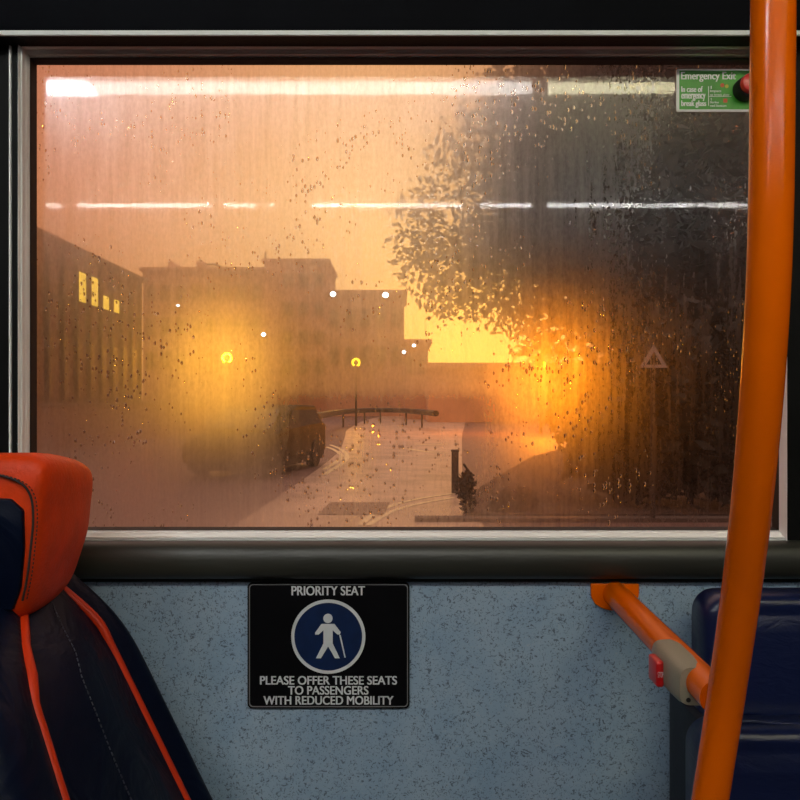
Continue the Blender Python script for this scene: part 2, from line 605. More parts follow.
def sweep(profile):
    """profile: (inset 0 at the opening .. 1 at the glass, y); returns rings along the four mitred sides"""
    rings = []
    for u, y in profile:
        x0 = XL + (gx0 - XL) * u
        x1 = XR + (gx1 - XR) * u
        z0 = ZB + (gz0 - ZB) * u
        z1 = ZT + (gz1 - ZT) * u
        rings.append([(x0, y, z0), (x1, y, z0), (x1, y, z1), (x0, y, z1)])
    return rings


alu = [(-0.12, -0.002), (0.0, -0.006), (0.10, -0.006), (0.14, -0.002), (0.34, 0.002), (0.38, -0.001), (0.50, -0.001), (0.54, 0.006), (0.78, 0.010), (0.82, 0.013), (0.93, 0.017)]
MB().loft(sweep(alu), cap=False).build('window_frame', 'aluminium', win)
MB().loft(sweep([(0.93, 0.017), (0.94, 0.015), (0.98, 0.020), (1.0, 0.034), (1.02, 0.0345)]), cap=False).build('gasket', 'gasket_rubber', win)
pane = MB().add([(gx0 - 0.01, 0, gz0 - 0.01 - E), (gx1 + 0.01, 0, gz0 - 0.01 - E), (gx1 + 0.01, 0, gz1 + 0.01 - E), (gx0 - 0.01, 0, gz1 + 0.01 - E)], [(0, 1, 2, 3)]).build('glass', 'misted_glass')
pane.parent = win
pane.location = (0, GLASS_Y, E - ZB)

# ---------------------------------------------------------------- lamps of the saloon, seen again in the pane
YM = 2 * GLASS_Y
LY = -1.39
dl = YM - LY - EYE.y                           # eye to mirrored lamp


def lx(px): return (px - 400) / 800 * dl


lamp = thing('ceiling_light', (0, LY, CEIL), 'long white ceiling light, mirrored as a pale band across the window top', 'light')
MB().box((lx(30), LY - 0.09, CEIL - 0.035), (lx(800), LY + 0.09, CEIL)).build('housing', 'dark_lining', lamp)
lz = CEIL - 0.036
for a, b, mt, w in ((42, 92, 'lamp_panel', 0.05), (97, 538.5, 'lamp_diffuser', 0.04), (540, 780, 'lamp_diffuser_warm', 0.035)):
    o = MB().box((lx(a), LY - w, lz - 0.012), (lx(b), LY + w, lz)).build('diffuser', mt, lamp, bevel=0.004)
SY = BY + 0.02
dl2 = YM - SY - EYE.y
zst = E + (400 - 205.5) / 800 * dl2
segs = [(42, 61), (79, 211), (224, 256), (268, 274), (312, 463), (481, 536), (538, 770)]
st = thing('strip_light', (0, SY, zst), 'thin broken white light strip along the far side, seen mirrored in the pane', 'light')
MB().box(((30 - 400) / 800 * dl2, BY, zst - 0.03), ((790 - 400) / 800 * dl2, SY - 0.002, zst + 0.03)).build('backing', 'dark_lining', st)
for a, b in segs:
    MB().box(((a - 400) / 800 * dl2, SY - 0.002, zst - 0.007), ((b - 400) / 800 * dl2, SY + 0.006, zst + 0.007)).build('light_segment', 'lamp_strip', st)

# ---------------------------------------------------------------- priority seat sign
sg = thing('priority_sign', P(328, 646, DW), 'black priority seat sign with white walking figure in a blue circle, on speckled panel', 'sign')
Y0 = -0.003


def sx(px): return (px - 400) / 800 * (DW + Y0)
def sz(py): return E + (400 - py) / 800 * (DW + Y0)


def rrect(x0, x1, z0, z1, r, k=6):
    pts = []
    for cx, cz, a in ((x1 - r, z1 - r, 0), (x0 + r, z1 - r, PI / 2), (x0 + r, z0 + r, PI), (x1 - r, z0 + r, 3 * PI / 2)):
        for i in range(k + 1):
            b = a + PI / 2 * i / k
            pts.append((cx + r * math.cos(b), cz + r * math.sin(b)))
    return pts


pl = rrect(sx(247.5), sx(409.5), sz(708.5), sz(582.5), 0.006)
MB().prism([(x, Y0, z) for x, z in pl], (0, -Y0, 0)).build('plate', 'sign_black', sg)
oo = rrect(sx(249), sx(408), sz(707), sz(584), 0.0055)
ii = rrect(sx(249.9), sx(407.1), sz(706.1), sz(584.9), 0.0048)
MB().loft([[(x, Y0, z) for x, z in oo], [(x, Y0 - 0.0006, z) for x, z in oo], [(x, Y0 - 0.0006, z) for x, z in ii], [(x, Y0, z) for x, z in ii]], cap=False).build('border_line', 'sign_grey', sg)
cx, cz = sx(328.3), sz(636.5)
R0 = 37 / 800 * DW
MB().disc_y((cx, 0, cz), R0 - 0.003, Y0 - 0.0006, Y0).build('blue_disc', 'sign_navy', sg)
ring = []
for rr, yy in ((R0, Y0), (R0, Y0 - 0.0010), (R0 - 0.0042, Y0 - 0.0010), (R0 - 0.0042, Y0)):
    ring.append([(cx + rr * math.cos(2 * PI * k / 64), yy, cz + rr * math.sin(2 * PI * k / 64)) for k in range(64)])
MB().loft(ring, cap=False).build('white_ring', 'sign_white', sg, smooth=True)
# walking figure: coordinates in the zoomed sign crop (4 px per photo px, origin 230,570)


def fz(pts): return [(sx(230 + a / 4), Y0 - 0.0006, sz(570 + b / 4)) for a, b in pts]


fig = MB()
TH = (0, -0.0006, 0)
fig.disc_y((sx(230 + 392 / 4), 0, sz(570 + 193 / 4)), 4.6 / 800 * DW, Y0 - 0.0012, Y0 - 0.0006)
fig.prism(fz([(366, 215), (418, 215), (443, 248), (440, 257), (430, 257), (411, 240), (411, 295), (374, 295), (374, 240), (355, 257), (341, 257), (341, 250)]), TH)
fig.prism(fz([(374, 293), (400, 293), (364, 352), (344, 352)]), TH)
fig.prism(fz([(386, 293), (411, 293), (439, 352), (420, 352)]), TH)
fig.build('walking_figure', 'sign_white', sg)
MB().prism(fz([(437, 259), (443, 259), (463, 349), (458, 349)]), TH).build('walking_cane', 'sign_white', sg)
for tx, a, b, c, d in (('PRIORITY SEAT', 291.5, 365, 586, 595.3), ('PLEASE OFFER THESE SEATS', 260, 397, 676, 684.5), ('TO PASSENGERS', 288, 368.5, 686, 694.5), ('WITH REDUCED MOBILITY', 263.5, 393.5, 696, 704.5)):
    lettering(tx, (sx(a), sx(b), sz(d), sz(c)), Y0, 'sign_white', sg, bold=0.00035)

# ---------------------------------------------------------------- emergency exit plate and break-glass button
YG = GLASS_Y - 0.003
es = thing('emergency_exit_sign', (P(715, 90, DW + YG)), 'green emergency exit sign with white writing, stuck on glass top corner', 'sign')


def gx(px): return (px - 400) / 800 * (DW + YG)
def gz(py): return E + (400 - py) / 800 * (DW + YG)


MB().prism([(x, YG, z) for x, z in rrect(gx(676.5), gx(790), gz(111.5), gz(69), 0.002)], (0, 0.002, 0)).build('backing', 'exit_white', es)
MB().box((gx(679.3), YG - 0.0006, gz(109.3)), (gx(788), YG, gz(70.8))).build('green_face', 'exit_green', es)
yt = YG - 0.0006
for tx, a, b, c, d in (('Emergency Exit', 680.8, 735.5, 72.3, 82), ('In case of', 681, 702.5, 86.5, 92.3), ('emergency', 681, 705.3, 94, 101.2), ('break glass', 681, 706, 100.8, 108)):
    lettering(tx, (gx(a), gx(b), gz(d), gz(c)), yt, 'exit_white', es, bold=0.0003)
for tx, a, b, c, d in (('1', 710.5, 711.3, 86.2, 89), ('Impact', 710, 721, 90, 93), ('to break glass', 710, 729, 94, 96.4), ('2', 710.3, 711.5, 98.2, 100.5), ('Strike', 710, 718.5, 101.5, 103.5), ('red button', 710, 726, 104.6, 107)):
    lettering(tx, (gx(a), gx(b), gz(d), gz(c)), yt, 'exit_white', es, name='small_print')
MB().box((gx(708), yt - 0.0004, gz(106)), (gx(708.7), yt, gz(86.5))).build('rule', 'exit_white', es)
MB().box((gx(709), yt - 0.0004, gz(96.9)), (gx(731), yt, gz(96.4))).build('rule', 'exit_white', es)
MB().disc_y((gx(722), 0, gz(85.5)), 0.0027, yt - 0.0005, yt, 20).build('pictogram', 'exit_orange', es)
MB().disc_y((gx(726.5), 0, gz(86.5)), 0.0024, yt - 0.0005, yt, 20).build('pictogram', 'exit_yellow', es)
MB().box((gx(723), yt - 0.0005, gz(102.7)), (gx(727), yt, gz(99))).build('pictogram', 'exit_orange', es)
bt = thing('break_glass_button', (gx(748), yt, gz(89)), 'round red emergency button on a black collar, half hidden by the orange pole', 'button')
rings = []
for rr, yy in ((0.0155, yt), (0.0155, yt - 0.006), (0.0148, yt - 0.016), (0.0138, yt - 0.018), (0.0120, yt - 0.018)):
    rings.append([(gx(743.8) + rr * math.cos(2 * PI * k / 40), yy, gz(90.5) + rr * math.sin(2 * PI * k / 40)) for k in range(40)])
MB().loft(rings).build('collar', 'gasket_rubber', bt, smooth=True)
rings = []
for rr, yy in ((0.0130, yt - 0.017), (0.0130, yt - 0.023), (0.0118, yt - 0.0255), (0.006, yt - 0.027), (0.001, yt - 0.0272)):
    rings.append([(gx(743.8) + rr * math.cos(2 * PI * k / 40), yy, gz(89.5) + rr * math.sin(2 * PI * k / 40)) for k in range(40)])
MB().loft(rings).build('cap', 'red_button', bt, smooth=True)

# ---------------------------------------------------------------- orange pole and rail
DP = 0.704
pole = thing('grab_pole', (0.24, EYE.y + DP, 0), 'tall curved orange grab pole running from floor to ceiling, right of window', 'pole')
def dpole(py): return float(np.interp(py, [200, 300, 400, 500, 600, 700, 800, 950], [0.590, 0.598, 0.616, 0.642, 0.674, 0.704, 0.722, 0.73]))


pp = [P(a_, b_, dpole(b_)) for a_, b_ in ((774, -420), (774, -150), (773, 11), (772, 120), (770.5, 220), (767, 310), (761, 400), (752, 500), (740, 600), (725.5, 700), (710, 800), (692, 910), (680, 1050), (674, 1250), (672, 1600))]
pp = [p for p in pp if 0.0 < p.z < CEIL]
pp = [Vector((pp[0].x, pp[0].y, CEIL - 0.004))] + pp + [Vector((pp[-1].x, pp[-1].y, 0.004))]
MB().tube(spline(pp, 6), 0.0157, 28).build('tube', 'orange_enamel', pole, smooth=True)
MB().tube([(pp[-1].x, pp[-1].y, 0.001), (pp[-1].x, pp[-1].y, 0.006)], 0.04, 28).build('floor_flange', 'orange_enamel', pole)
MB().tube([(pp[0].x, pp[0].y, CEIL - 0.001), (pp[0].x, pp[0].y, CEIL - 0.006)], 0.04, 28).build('ceiling_flange', 'orange_enamel', pole)

rail = thing('grab_rail', P(614, 592, DW), 'short orange grab rail running from below the sill to the pole', 'rail')
ra, rb = P(614, 593, DW), P(717.5, 697.5, DP + 0.018)
MB().tube([ra + Vector((0, -0.004, 0)), ra.lerp(rb, 0.3), ra.lerp(rb, 0.7), rb], 0.0163, 28).build('tube', 'orange_enamel', rail, smooth=True)
fl = []
for i in range(33):
    a = PI + PI * i / 32
    rz = 0.026 * (abs(math.sin(a)) ** 0.8)
    fl.append((ra.x + 0.0315 * math.cos(a), -0.006, ra.z + 0.004 - rz))
fl += [(ra.x + 0.0315, -0.006, ra.z + 0.0135), (ra.x - 0.0315, -0.006, ra.z + 0.0135)]
MB().prism(fl, (0, 0.0055, 0)).build('wall_flange', 'orange_enamel', rail, bevel=0.0012)

# stop button box riding on the rail
ax = (rb - ra).normalized()
c0 = ra.lerp(rb, 0.645)
sb = thing('stop_button', c0, 'olive grey stop button box with a red push button, clamped on the orange rail', 'button')
rings = []
L0 = 0.084
for u, kx, kz in ((0.0, 0.62, 0.66), (0.03, 0.82, 0.82), (0.12, 0.96, 0.95), (0.3, 1.0, 1.0), (0.7, 1.0, 1.0), (0.9, 0.95, 0.97), (1.0, 0.84, 0.9)):
    c = c0 + ax * (u * L0)
    sec = []
    for k in range(28):
        a = 2 * PI * k / 28
        ca, sa = math.cos(a), math.sin(a)
        xx = (abs(ca) ** 0.55) * (1 if ca > 0 else -1)
        zz = (abs(sa) ** 0.55) * (1 if sa > 0 else -1)
        ox = -0.006 + (0.0190 if xx < 0 else 0.0200) * xx * kx
        oz = -0.0055 + (0.0175 if zz < 0 else 0.0225) * zz * kz
        # the top right corner is cut away so that the tube shows
        if xx > 0 and zz > 0:
            ox -= 0.008 * xx * zz
        sec.append((c.x + ox, c.y, c.z + oz))
    rings.append(sec)
MB().loft(rings).build('housing', 'housing_grey', sb, smooth=True, angle=50)
bc = c0 + ax * 0.034
MB().box((bc.x - 0.0315, bc.y - 0.014, bc.z - 0.020), (bc.x - 0.0235, bc.y + 0.014, bc.z + 0.006)).build('push_button', 'stop_red', sb, bevel=0.0028, bseg=3, smooth=True)
# the word on the button faces the camera side of the button
lettering('STOP', (bc.x - 0.0305, bc.x - 0.0250, bc.z - 0.0095, bc.z - 0.004), bc.y - 0.0141, 'sign_white', sb, depth=0.0003)
MB().tube([c0 + ax * (L0 + 0.0005) + Vector((-0.014, 0, -0.016)), c0 + ax * (L0 - 0.004) + Vector((-0.014, 0, -0.016))], 0.0022, 16).build('screw_hole', 'gasket_rubber', sb)


# ---------------------------------------------------------------- left seat: faces along the bus, headrest and side bolster towards us
def xf(zr):                                   # front plane of the backrest, zr measured from the eye line
    return -0.379 - (zr + 0.22) * 0.51


seat = thing('passenger_chair', (-0.38, -0.25, 0), 'dark navy leather seat with orange headrest and orange piping, left of the sign', 'seat')


def dn(zr): return float(np.interp(-zr, [0.12, 0.205, 0.22, 0.235, 0.25, 0.28, 0.361, 0.45, 0.72], [0.87, 0.87, 0.855, 0.815, 0.784, 0.751, 0.722, 0.70, 0.66]))           # near piping depth
def df(zr): return 0.945 - (zr + 0.22) / (-0.26) * 0.012            # far piping depth


rows = [-0.13, -0.16, -0.20, -0.24, -0.28, -0.33, -0.38, -0.43, -0.48, -0.54, -0.60, -0.66, -0.72]
rings = []
for zr in rows:
    a, b = dn(zr), df(zr)
    x = xf(zr) - 0.035 * max(0.0, min(1.0, (zr + 0.258) / 0.05))
    w = min(1.0, max(0.0, (-zr - 0.12) / 0.14))
    na = a - 0.03 - 0.055 * w                  # near outer edge
    fb = b + 0.022 + 0.030 * min(1, w * 1.2)               # far outer edge
    sec = [(x - 0.10, na + 0.02), (x - 0.045, na), (x - 0.008, na + 0.008), (x + 0.010, na + 0.028), (x + 0.010, a - 0.014), (x + 0.002, a)]
    for q in (0.12, 0.3, 0.5, 0.7, 0.88):
        sec.append((x + 0.002 + 0.012 * math.sin(PI * q), a + (b - a) * q))
    sec += [(x + 0.002, b), (x + 0.014, b + 0.012), (x + 0.004 + 0.020 * w, b + (fb - b) * 0.55), (x + 0.012 * w, fb - 0.008), (x - 0.018, fb - 0.001), (x - 0.05, fb), (x - 0.10, fb - 0.02), (x - 0.125, (a + b) / 2)]
    rings.append([(p, EYE.y + q, E + zr) for p, q in sec])
back = MB().loft(rings).build('backrest', 'navy_leather', seat, smooth=True, subsurf=2, angle=180)


def on_front(q, off=0.004):
    out = []
    for zr in [-0.165 - 0.02 * k for k in range(29)]:
        a, b = dn(zr), df(zr)
        out.append((xf(zr) - 0.035 * max(0.0, min(1.0, (zr + 0.258) / 0.05)) + off + 0.012 * math.sin(PI * min(max(q, 0), 1)), EYE.y + a + (b - a) * q, E + zr))
    return out


MB().tube(spline(on_front(0.0, 0.003), 2), 0.0054, 10).build('piping', 'orange_piping', seat, smooth=True)
MB().tube(spline(on_front(1.0, 0.003), 2), 0.0054, 10).build('piping', 'orange_piping', seat, smooth=True)


def stitches(name, pts, parent, mat, step=0.006, ln=0.0036, r=0.0007):
    mb = MB()
    pts = [Vector(p) for p in pts]
    acc = 0.0
    for p, q in zip(pts, pts[1:]):
        d = (q - p).length
        while acc < d:
            u = (q - p).normalized()
            c = p + u * acc
            mb.tube([c - u * ln / 2, c + u * ln / 2], r, 6)
            acc += step
        acc -= d
    o = mb.build(name, mat, parent)
    o['kind'] = 'stuff'
    return o


stitches('stitching', spline(on_front(0.42, 0.0035), 2), seat, 'navy_thread')
# headrest
rings = []
HZ = [(-0.0535, 0.045, 0.03), (-0.056, 0.026, 0.012), (-0.066, 0.008, 0.003), (-0.085, -0.001, 0.0), (-0.115, 0.0, 0.0), (-0.15, 0.002, 0.001), (-0.19, 0.006, 0.002), (-0.217, 0.010, 0.005), (-0.2285, 0.02, 0.014), (-0.231, 0.033, 0.028)]
for i, (zr, ins, ind) in enumerate(HZ):
    u = (zr + 0.0535) / (-0.1625)
    fx = -0.353 - 0.022 * u - ins * 0.8 - 0.010 * math.exp(-((zr + 0.098) / 0.022) ** 2)
    bx = -0.475 + ins * 0.6
    a = 0.812 + ind
    b = 0.962 - ind - 0.012 * max(0, u - 0.5)
    sec = [(fx - 0.008, a), (fx, a + 0.008)]
    for q in (0.2, 0.4, 0.6, 0.8):
        sec.append((fx + 0.006 * math.sin(PI * q) * (1 if i > 2 else 0.3), a + (b - a) * q))
    sec += [(fx, b - 0.010), (fx - 0.010, b), ((fx + bx) / 2, b + 0.002), (bx + 0.01, b - 0.005), (bx, b - 0.03), (bx, a + 0.03), (bx + 0.01, a + 0.004), ((fx + bx) / 2, a - 0.001)]
    sl = 0.020 if i < 4 else (0.012 if i < 5 else 0.004)
    if i > 5: sl = -0.012
    rings.append([(p, EYE.y + q, E + zr - sl * max(0.0, (q - 0.83) / 0.13) ** 1.5) for p, q in sec])
head = MB().loft(rings).build('headrest', 'orange_vinyl', seat, smooth=True, subsurf=2, angle=180)
SHX = Vector((0.014, 0, 0))
seam = [(-0.470, EYE.y + 0.8095, E - 0.072), (-0.428, EYE.y + 0.8095, E - 0.0745), (-0.400, EYE.y + 0.8100, E - 0.083), (-0.3885, EYE.y + 0.8105, E - 0.097), (-0.386, EYE.y + 0.8115, E - 0.12), (-0.389, EYE.y + 0.8125, E - 0.15), (-0.393, EYE.y + 0.8135, E - 0.18), (-0.400, EYE.y + 0.818, E - 0.205)]
sm = spline([Vector(p) + SHX for p in seam], 5)
MB().tube(sm, 0.0012, 8).build('seam', 'thread', head, smooth=True)
stitches('stitching', [p + Vector((0.004, 0.0005, 0)) for p in sm], head, 'thread', 0.0042, 0.0024, 0.0006)
MB().prism([Vector(p) + SHX for p in [(-0.474, EYE.y + 0.8065, E - 0.098), (-0.408, EYE.y + 0.8065, E - 0.100), (-0.3955, EYE.y + 0.8068, E - 0.112), (-0.395, EYE.y + 0.8072, E - 0.15), (-0.399, EYE.y + 0.8085, E - 0.19), (-0.408, EYE.y + 0.811, E - 0.214), (-0.474, EYE.y + 0.811, E - 0.214)]], (0, 0.008, 0)).build('side_panel', 'navy_leather', seat, bevel=0.002, smooth=True)
# cushion and plinth below the frame
MB().box((-0.16, -0.44, E - 0.78), (0.17, -0.03, E - 0.66)).build('seat_cushion', 'navy_leather', seat, bevel=0.03, bseg=4, smooth=True)
MB().box((-0.22, -0.38, 0.0), (0.12, -0.08, E - 0.77)).build('plinth', 'navy_shell', seat, bevel=0.01)

# ---------------------------------------------------------------- right seat: blue vinyl tip-up seat against the panel
ts = thing('tip_up_seat', (0.56, -0.10, 0), 'dark blue vinyl tip-up seat with padded back, behind the orange pole', 'seat')


def pad(x0, x1, z0, z1, y0, y1, r, e, name, mat, parent):
    """upholstered pad: rounded outline, cushioned rim, face towards -y"""
    rings = []
    T = y1 - y0
    for ins, y in ((0.004, y1), (0.0, y1 - 0.006), (0.0, y0 + e * 1.1), (e * 0.25, y0 + e * 0.35), (e, y0 + 0.001), (e * 1.5, y0 + 0.0035), (e * 2.0, y0 + 0.002), (e * 3.2, y0 - 0.004)):
        rings.append([(x, y, z) for x, z in rrect(x0 + ins, x1 - ins, z0 + ins, z1 - ins, max(r - ins * 0.6, 0.006), 8)])
    return MB().loft(rings).build(name, mat, parent, smooth=True, angle=75)


pad(0.3625, 0.82, E - 0.52, E - 0.233, -0.105, -0.05, 0.028, 0.012, 'backrest', 'blue_vinyl', ts)
sp_ = pad(0.334, 0.83, E - 0.76, E - 0.3685, -0.165, -0.108, 0.030, 0.013, 'seat_pad', 'blue_vinyl', ts)
for k, (z, am) in enumerate(((0.3675, 0.004), (0.3715, 0.003))):
    pts = [(0.365 + 0.029 * i, -0.138 - 0.006 * k, E - z + am * 0.4 * math.sin(i * 1.7 + k)) for i in range(16)]
    MB().tube(spline(pts, 4), 0.0022, 8).build('piping', 'blue_vinyl', sp_, smooth=True)
MB().box((0.3505, -0.10, E - 0.80), (0.83, -0.004, E - 0.377)).build('shell', 'navy_shell', ts, bevel=0.006, smooth=True)
MB().box((0.40, -0.11, 0.0), (0.74, -0.01, E - 0.79)).build('pedestal', 'navy_shell', ts, bevel=0.006)

# ================================================================ OUTSIDE
struct(MB().add([(-140, 0.6, GROUND), (140, 0.6, GROUND), (140, 260, GROUND), (-140, 260, GROUND)], [(0, 1, 2, 3)]), 'ground', 'paving')
lft = [(100, 640), (180, 560), (240, 522), (285, 492), (322, 466), (340, 450), (345, 437), (350, 428), (372, 418.5), (405, 413), (470, 410)]
rgt = [(640, 640), (520, 560), (480, 522), (466, 492), (462, 466), (462, 450), (462, 437), (464, 428), (468, 418.5), (480, 414), (520, 411.4)]
up = Vector((0, 0, 0.004))
road = MB()
la = spline([G(*p) for p in lft], 4)
rb_ = spline([G(*p) for p in rgt], 4)
for i in range(len(la) - 1):
    road.add([la[i] + up, rb_[i] + up, rb_[i + 1] + up, la[i + 1] + up], [(0, 1, 2, 3)])
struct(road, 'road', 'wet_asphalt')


def line(pts, w, name='road_marking'):
    c = spline([G(*p) for p in pts], 5)
    mb = MB()
    prev = None
    for i, p in enumerate(c):
        d = (c[min(i + 1, len(c) - 1)] - c[max(i - 1, 0)]).normalized()
        s_ = Vector((d.y, -d.x, 0)) * w / 2
        cur = (p - s_ + Vector((0, 0, 0.009)), p + s_ + Vector((0, 0, 0.009)))
        if prev:
            mb.add([prev[0], prev[1], cur[1], cur[0]], [(0, 1, 2, 3)])
        prev = cur
    o = mb.build(name, 'road_paint')
    o['kind'] = 'structure'
    return o


line([(360, 526), (372, 516), (392, 506), (420, 499), (452, 494)], 0.09)
line([(368, 526), (382, 517), (400, 509), (425, 503), (454, 498)], 0.09)
line([(324, 470), (338, 461), (342, 456), (334, 450), (326, 447)], 0.12)
line([(324, 475), (343, 463), (347, 456), (340, 449), (330, 445)], 0.12)
line([(408, 449), (428, 452), (448, 453)], 0.2)
line([(415, 444), (432, 445), (448, 444)], 0.2)
# tactile slab at the crossing
q = [G(*p) + Vector((0, 0, 0.012)) for p in ((318, 515), (384, 515), (390, 503), (330, 503))]
struct(MB().add(q, [(0, 1, 2, 3)]), 'paving_slab', 'tactile_slab')
# planted strip on the right
q = [G(*p) + Vector((0, 0, 0.02)) for p in ((462, 516), (1000, 516), (1300, 432), (620, 432), (530, 458), (480, 488))]
struct(MB().add(q, [(0, 1, 2, 3, 4, 5)]), 'planting_bed', 'soil')
ka, kb = G(415, 521), G(800, 521)
struct(MB().box((ka.x, ka.y - 0.12, GROUND), (kb.x + 3, ka.y + 0.12, GROUND + 0.05)), 'kerb', 'kerb_stone')

# ---------------------------------------------------------------- buildings
FX = -12.0


def fd(px): return 9600 / (400 - px)


bl = thing('office_block', (FX - 3, EYE.y + 32, GROUND), 'long two storey brown block with a row of lit yellow windows, far left', 'building')
yb0, yb1 = EYE.y + 24.0, EYE.y + 37.0
ztop = E + 5.45
MB().box((FX - 8, yb0, GROUND), (FX, yb1, ztop)).build('wall', 'brick_brown', bl)
MB().box((FX - 8.2, yb0 - 0.2, ztop), (FX + 0.25, yb1 + 0.2, ztop + 0.16)).build('roof', 'mullion_dark', bl)
for k in range(-2, 9):
    y0 = EYE.y + 27.0 + 1.2 * k - (0.0)
    lit = k in (2, 3, 4, 5)
    for (z0, z1, row) in ((3.62, 4.85, 1), (0.0, 2.3, 0)):
        if y0 + 1.1 > yb1 - 0.1:
            continue
        w = MB().box((FX - 0.02, y0 + 0.08, E + z0), (FX + 0.05, y0 + 1.12, E + z1))
        f = w.build('window', 'mullion_dark', bl)
        zz1 = E + z1 - 0.06
        zz0 = E + z0 + 0.06
        if row and lit and k in (4, 5):
            MB().box((FX + 0.05, y0 + 0.16, zz0), (FX + 0.06, y0 + 1.04, (zz0 + zz1) / 2 - 0.02)).build('pane', 'window_lit', f)
            MB().box((FX + 0.05, y0 + 0.16, (zz0 + zz1) / 2), (FX + 0.06, y0 + 1.04, zz1)).build('pane', 'window_dull', f)
        else:
            MB().box((FX + 0.05, y0 + 0.16, zz0), (FX + 0.06, y0 + 1.04, zz1)).build('pane', 'window_lit' if row and lit else 'window_dull', f)
    MB().box((FX, y0 - 0.06, E - 0.3), (FX + 0.18, y0 + 0.06, ztop)).build('pilaster', 'mullion_dark', bl)


def far_block(name, label, x0, x1, top, d, depth, bays, floors, cap=True):
    a, b = P(x0, top, d), P(x1, top, d)
    o = thing(name, ((a.x + b.x) / 2, a.y + depth / 2, GROUND), label, 'building')
    MB().box((a.x, a.y, GROUND), (b.x, a.y + depth, a.z)).build('wall', 'concrete_hazed', o)
    if cap:
        MB().box((a.x - 0.3, a.y - 0.3, a.z), (b.x + 0.3, a.y + depth, a.z + 0.35)).build('roof', 'concrete_hazed', o)
    H = a.z - GROUND
    for fl_ in range(1, floors):
        zc = GROUND + H * (fl_ + 0.62) / (floors + 0.25)
        for k in range(bays):
            xc = a.x + (b.x - a.x) * (k + 0.5) / bays
            ww = (b.x - a.x) / bays * 0.30
            hh = H / floors * 0.22
            MB().box((xc - ww, a.y - 0.06, zc - hh), (xc + ww, a.y, zc + hh)).build('window', 'window_dull', o)
    return o


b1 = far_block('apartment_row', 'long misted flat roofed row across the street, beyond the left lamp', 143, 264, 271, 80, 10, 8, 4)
a = P(214, 271, 80)
MB().tube([P(200, 260, 82), P(206, 265, 82), P(214, 264, 82), P(228, 270, 82)], 0.12, 6).build('roof_cable', 'mullion_dark', b1)
MB().box(tuple(P(168, 271, 81)), tuple(P(180, 266, 84))).build('roof_hut', 'concrete_hazed', b1)
MB().box(tuple(P(196, 271, 81)), tuple(P(210, 266, 84))).build('roof_hut', 'concrete_hazed', b1)
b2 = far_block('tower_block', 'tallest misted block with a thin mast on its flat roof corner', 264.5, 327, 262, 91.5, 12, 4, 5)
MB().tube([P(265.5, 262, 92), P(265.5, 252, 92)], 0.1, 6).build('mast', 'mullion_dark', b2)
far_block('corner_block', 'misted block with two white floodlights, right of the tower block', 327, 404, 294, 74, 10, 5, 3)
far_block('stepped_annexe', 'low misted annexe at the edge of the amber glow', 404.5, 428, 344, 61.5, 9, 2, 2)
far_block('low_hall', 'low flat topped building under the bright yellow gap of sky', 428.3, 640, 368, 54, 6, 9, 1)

# boundary wall far left with pale coping
wl = thing('boundary_wall', G(110, 425), 'low brown boundary wall with a pale coping rail, in front of the office block', 'wall')
A, B = P(36, 408, 22), P(205, 402.5, 40)
A.z = E - 0.20; B.z = E - 0.12
dv = (B - A)
nv = Vector((-dv.y, dv.x, 0)).normalized() * 0.2
A2 = A - dv * 0.15
MB().prism([(A2.x, A2.y, GROUND), (B.x, B.y, GROUND), tuple(B), (A2.x, A2.y, A.z)], nv).build('brickwork', 'brick_brown', wl)
MB().tube([A2 + Vector((0, 0, 0.04)), B + Vector((0, 0, 0.04))], 0.045, 8).build('coping_rail', 'kerb_stone', wl)


# ---------------------------------------------------------------- lamps
def street_lamp(px, py, d, r, power, label, gap=0.9, col=(1.0, 0.45, 0.03)):
    c = P(px, py, d)
    o = thing('street_lamp', (c.x, c.y, GROUND), label, 'lamp')
    MB().tube([(c.x, c.y + 0.05, GROUND), (c.x, c.y + 0.05, c.z - r * 0.1)], [0.07, 0.04], 10).build('post', 'painted_steel', o, smooth=True)
    pts = [c + Vector((r * math.sin(a), 0, r * math.cos(a))) for a in [-(PI - gap / 2) + (2 * PI - gap) * k / 24 for k in range(25)]]
    MB().tube(pts, r * 0.30, 10).build('blur_ring', 'blur_ring_glow', o, smooth=True)  # defocus ring of the lamp, added as a glowing tube
    MB().sphere(c + Vector((0, 0.05, 0)), r * 0.5, 12, 8).build('lantern', 'painted_steel', o, smooth=True)
    ld = bpy.data.lights.new('sodium_light', 'POINT')
    ld.color = col
    ld.energy = power
    ld.shadow_soft_size = 0.15
    lo = bpy.data.objects.new('bulb', ld)
    COL.objects.link(lo)
    lo.parent = o
    lo.location = (0, -0.6, c.z - GROUND)
    return o


street_lamp(227, 358, 42, 0.235, 800, 'street lamp with added blur-ring inside the round amber halo on the left')
street_lamp(356, 362.5, 46, 0.205, 130, 'street lamp with added blur-ring in the middle of the view, above the railing')
street_lamp(541, 365.5, 36, 0.16, 2000, 'street lamp with added blur-ring at the right end of the orange glow', gap=2.4, col=(1.0, 0.26, 0.004))


def floodlight(px, py, d, r, label, back=0.72, group='small white lights on the misted buildings'):
    c = P(px, py, d)
    o = thing('floodlight', tuple(c), label, 'light', group)
    MB().box((c.x - r, c.y, c.z - r), (c.x + r, c.y + back, c.z + r)).build('housing', 'painted_steel', o)
    MB().sphere(c, r, 12, 8, (1, 0.5, 0.9)).build('lens', 'white_lens', o, smooth=True)


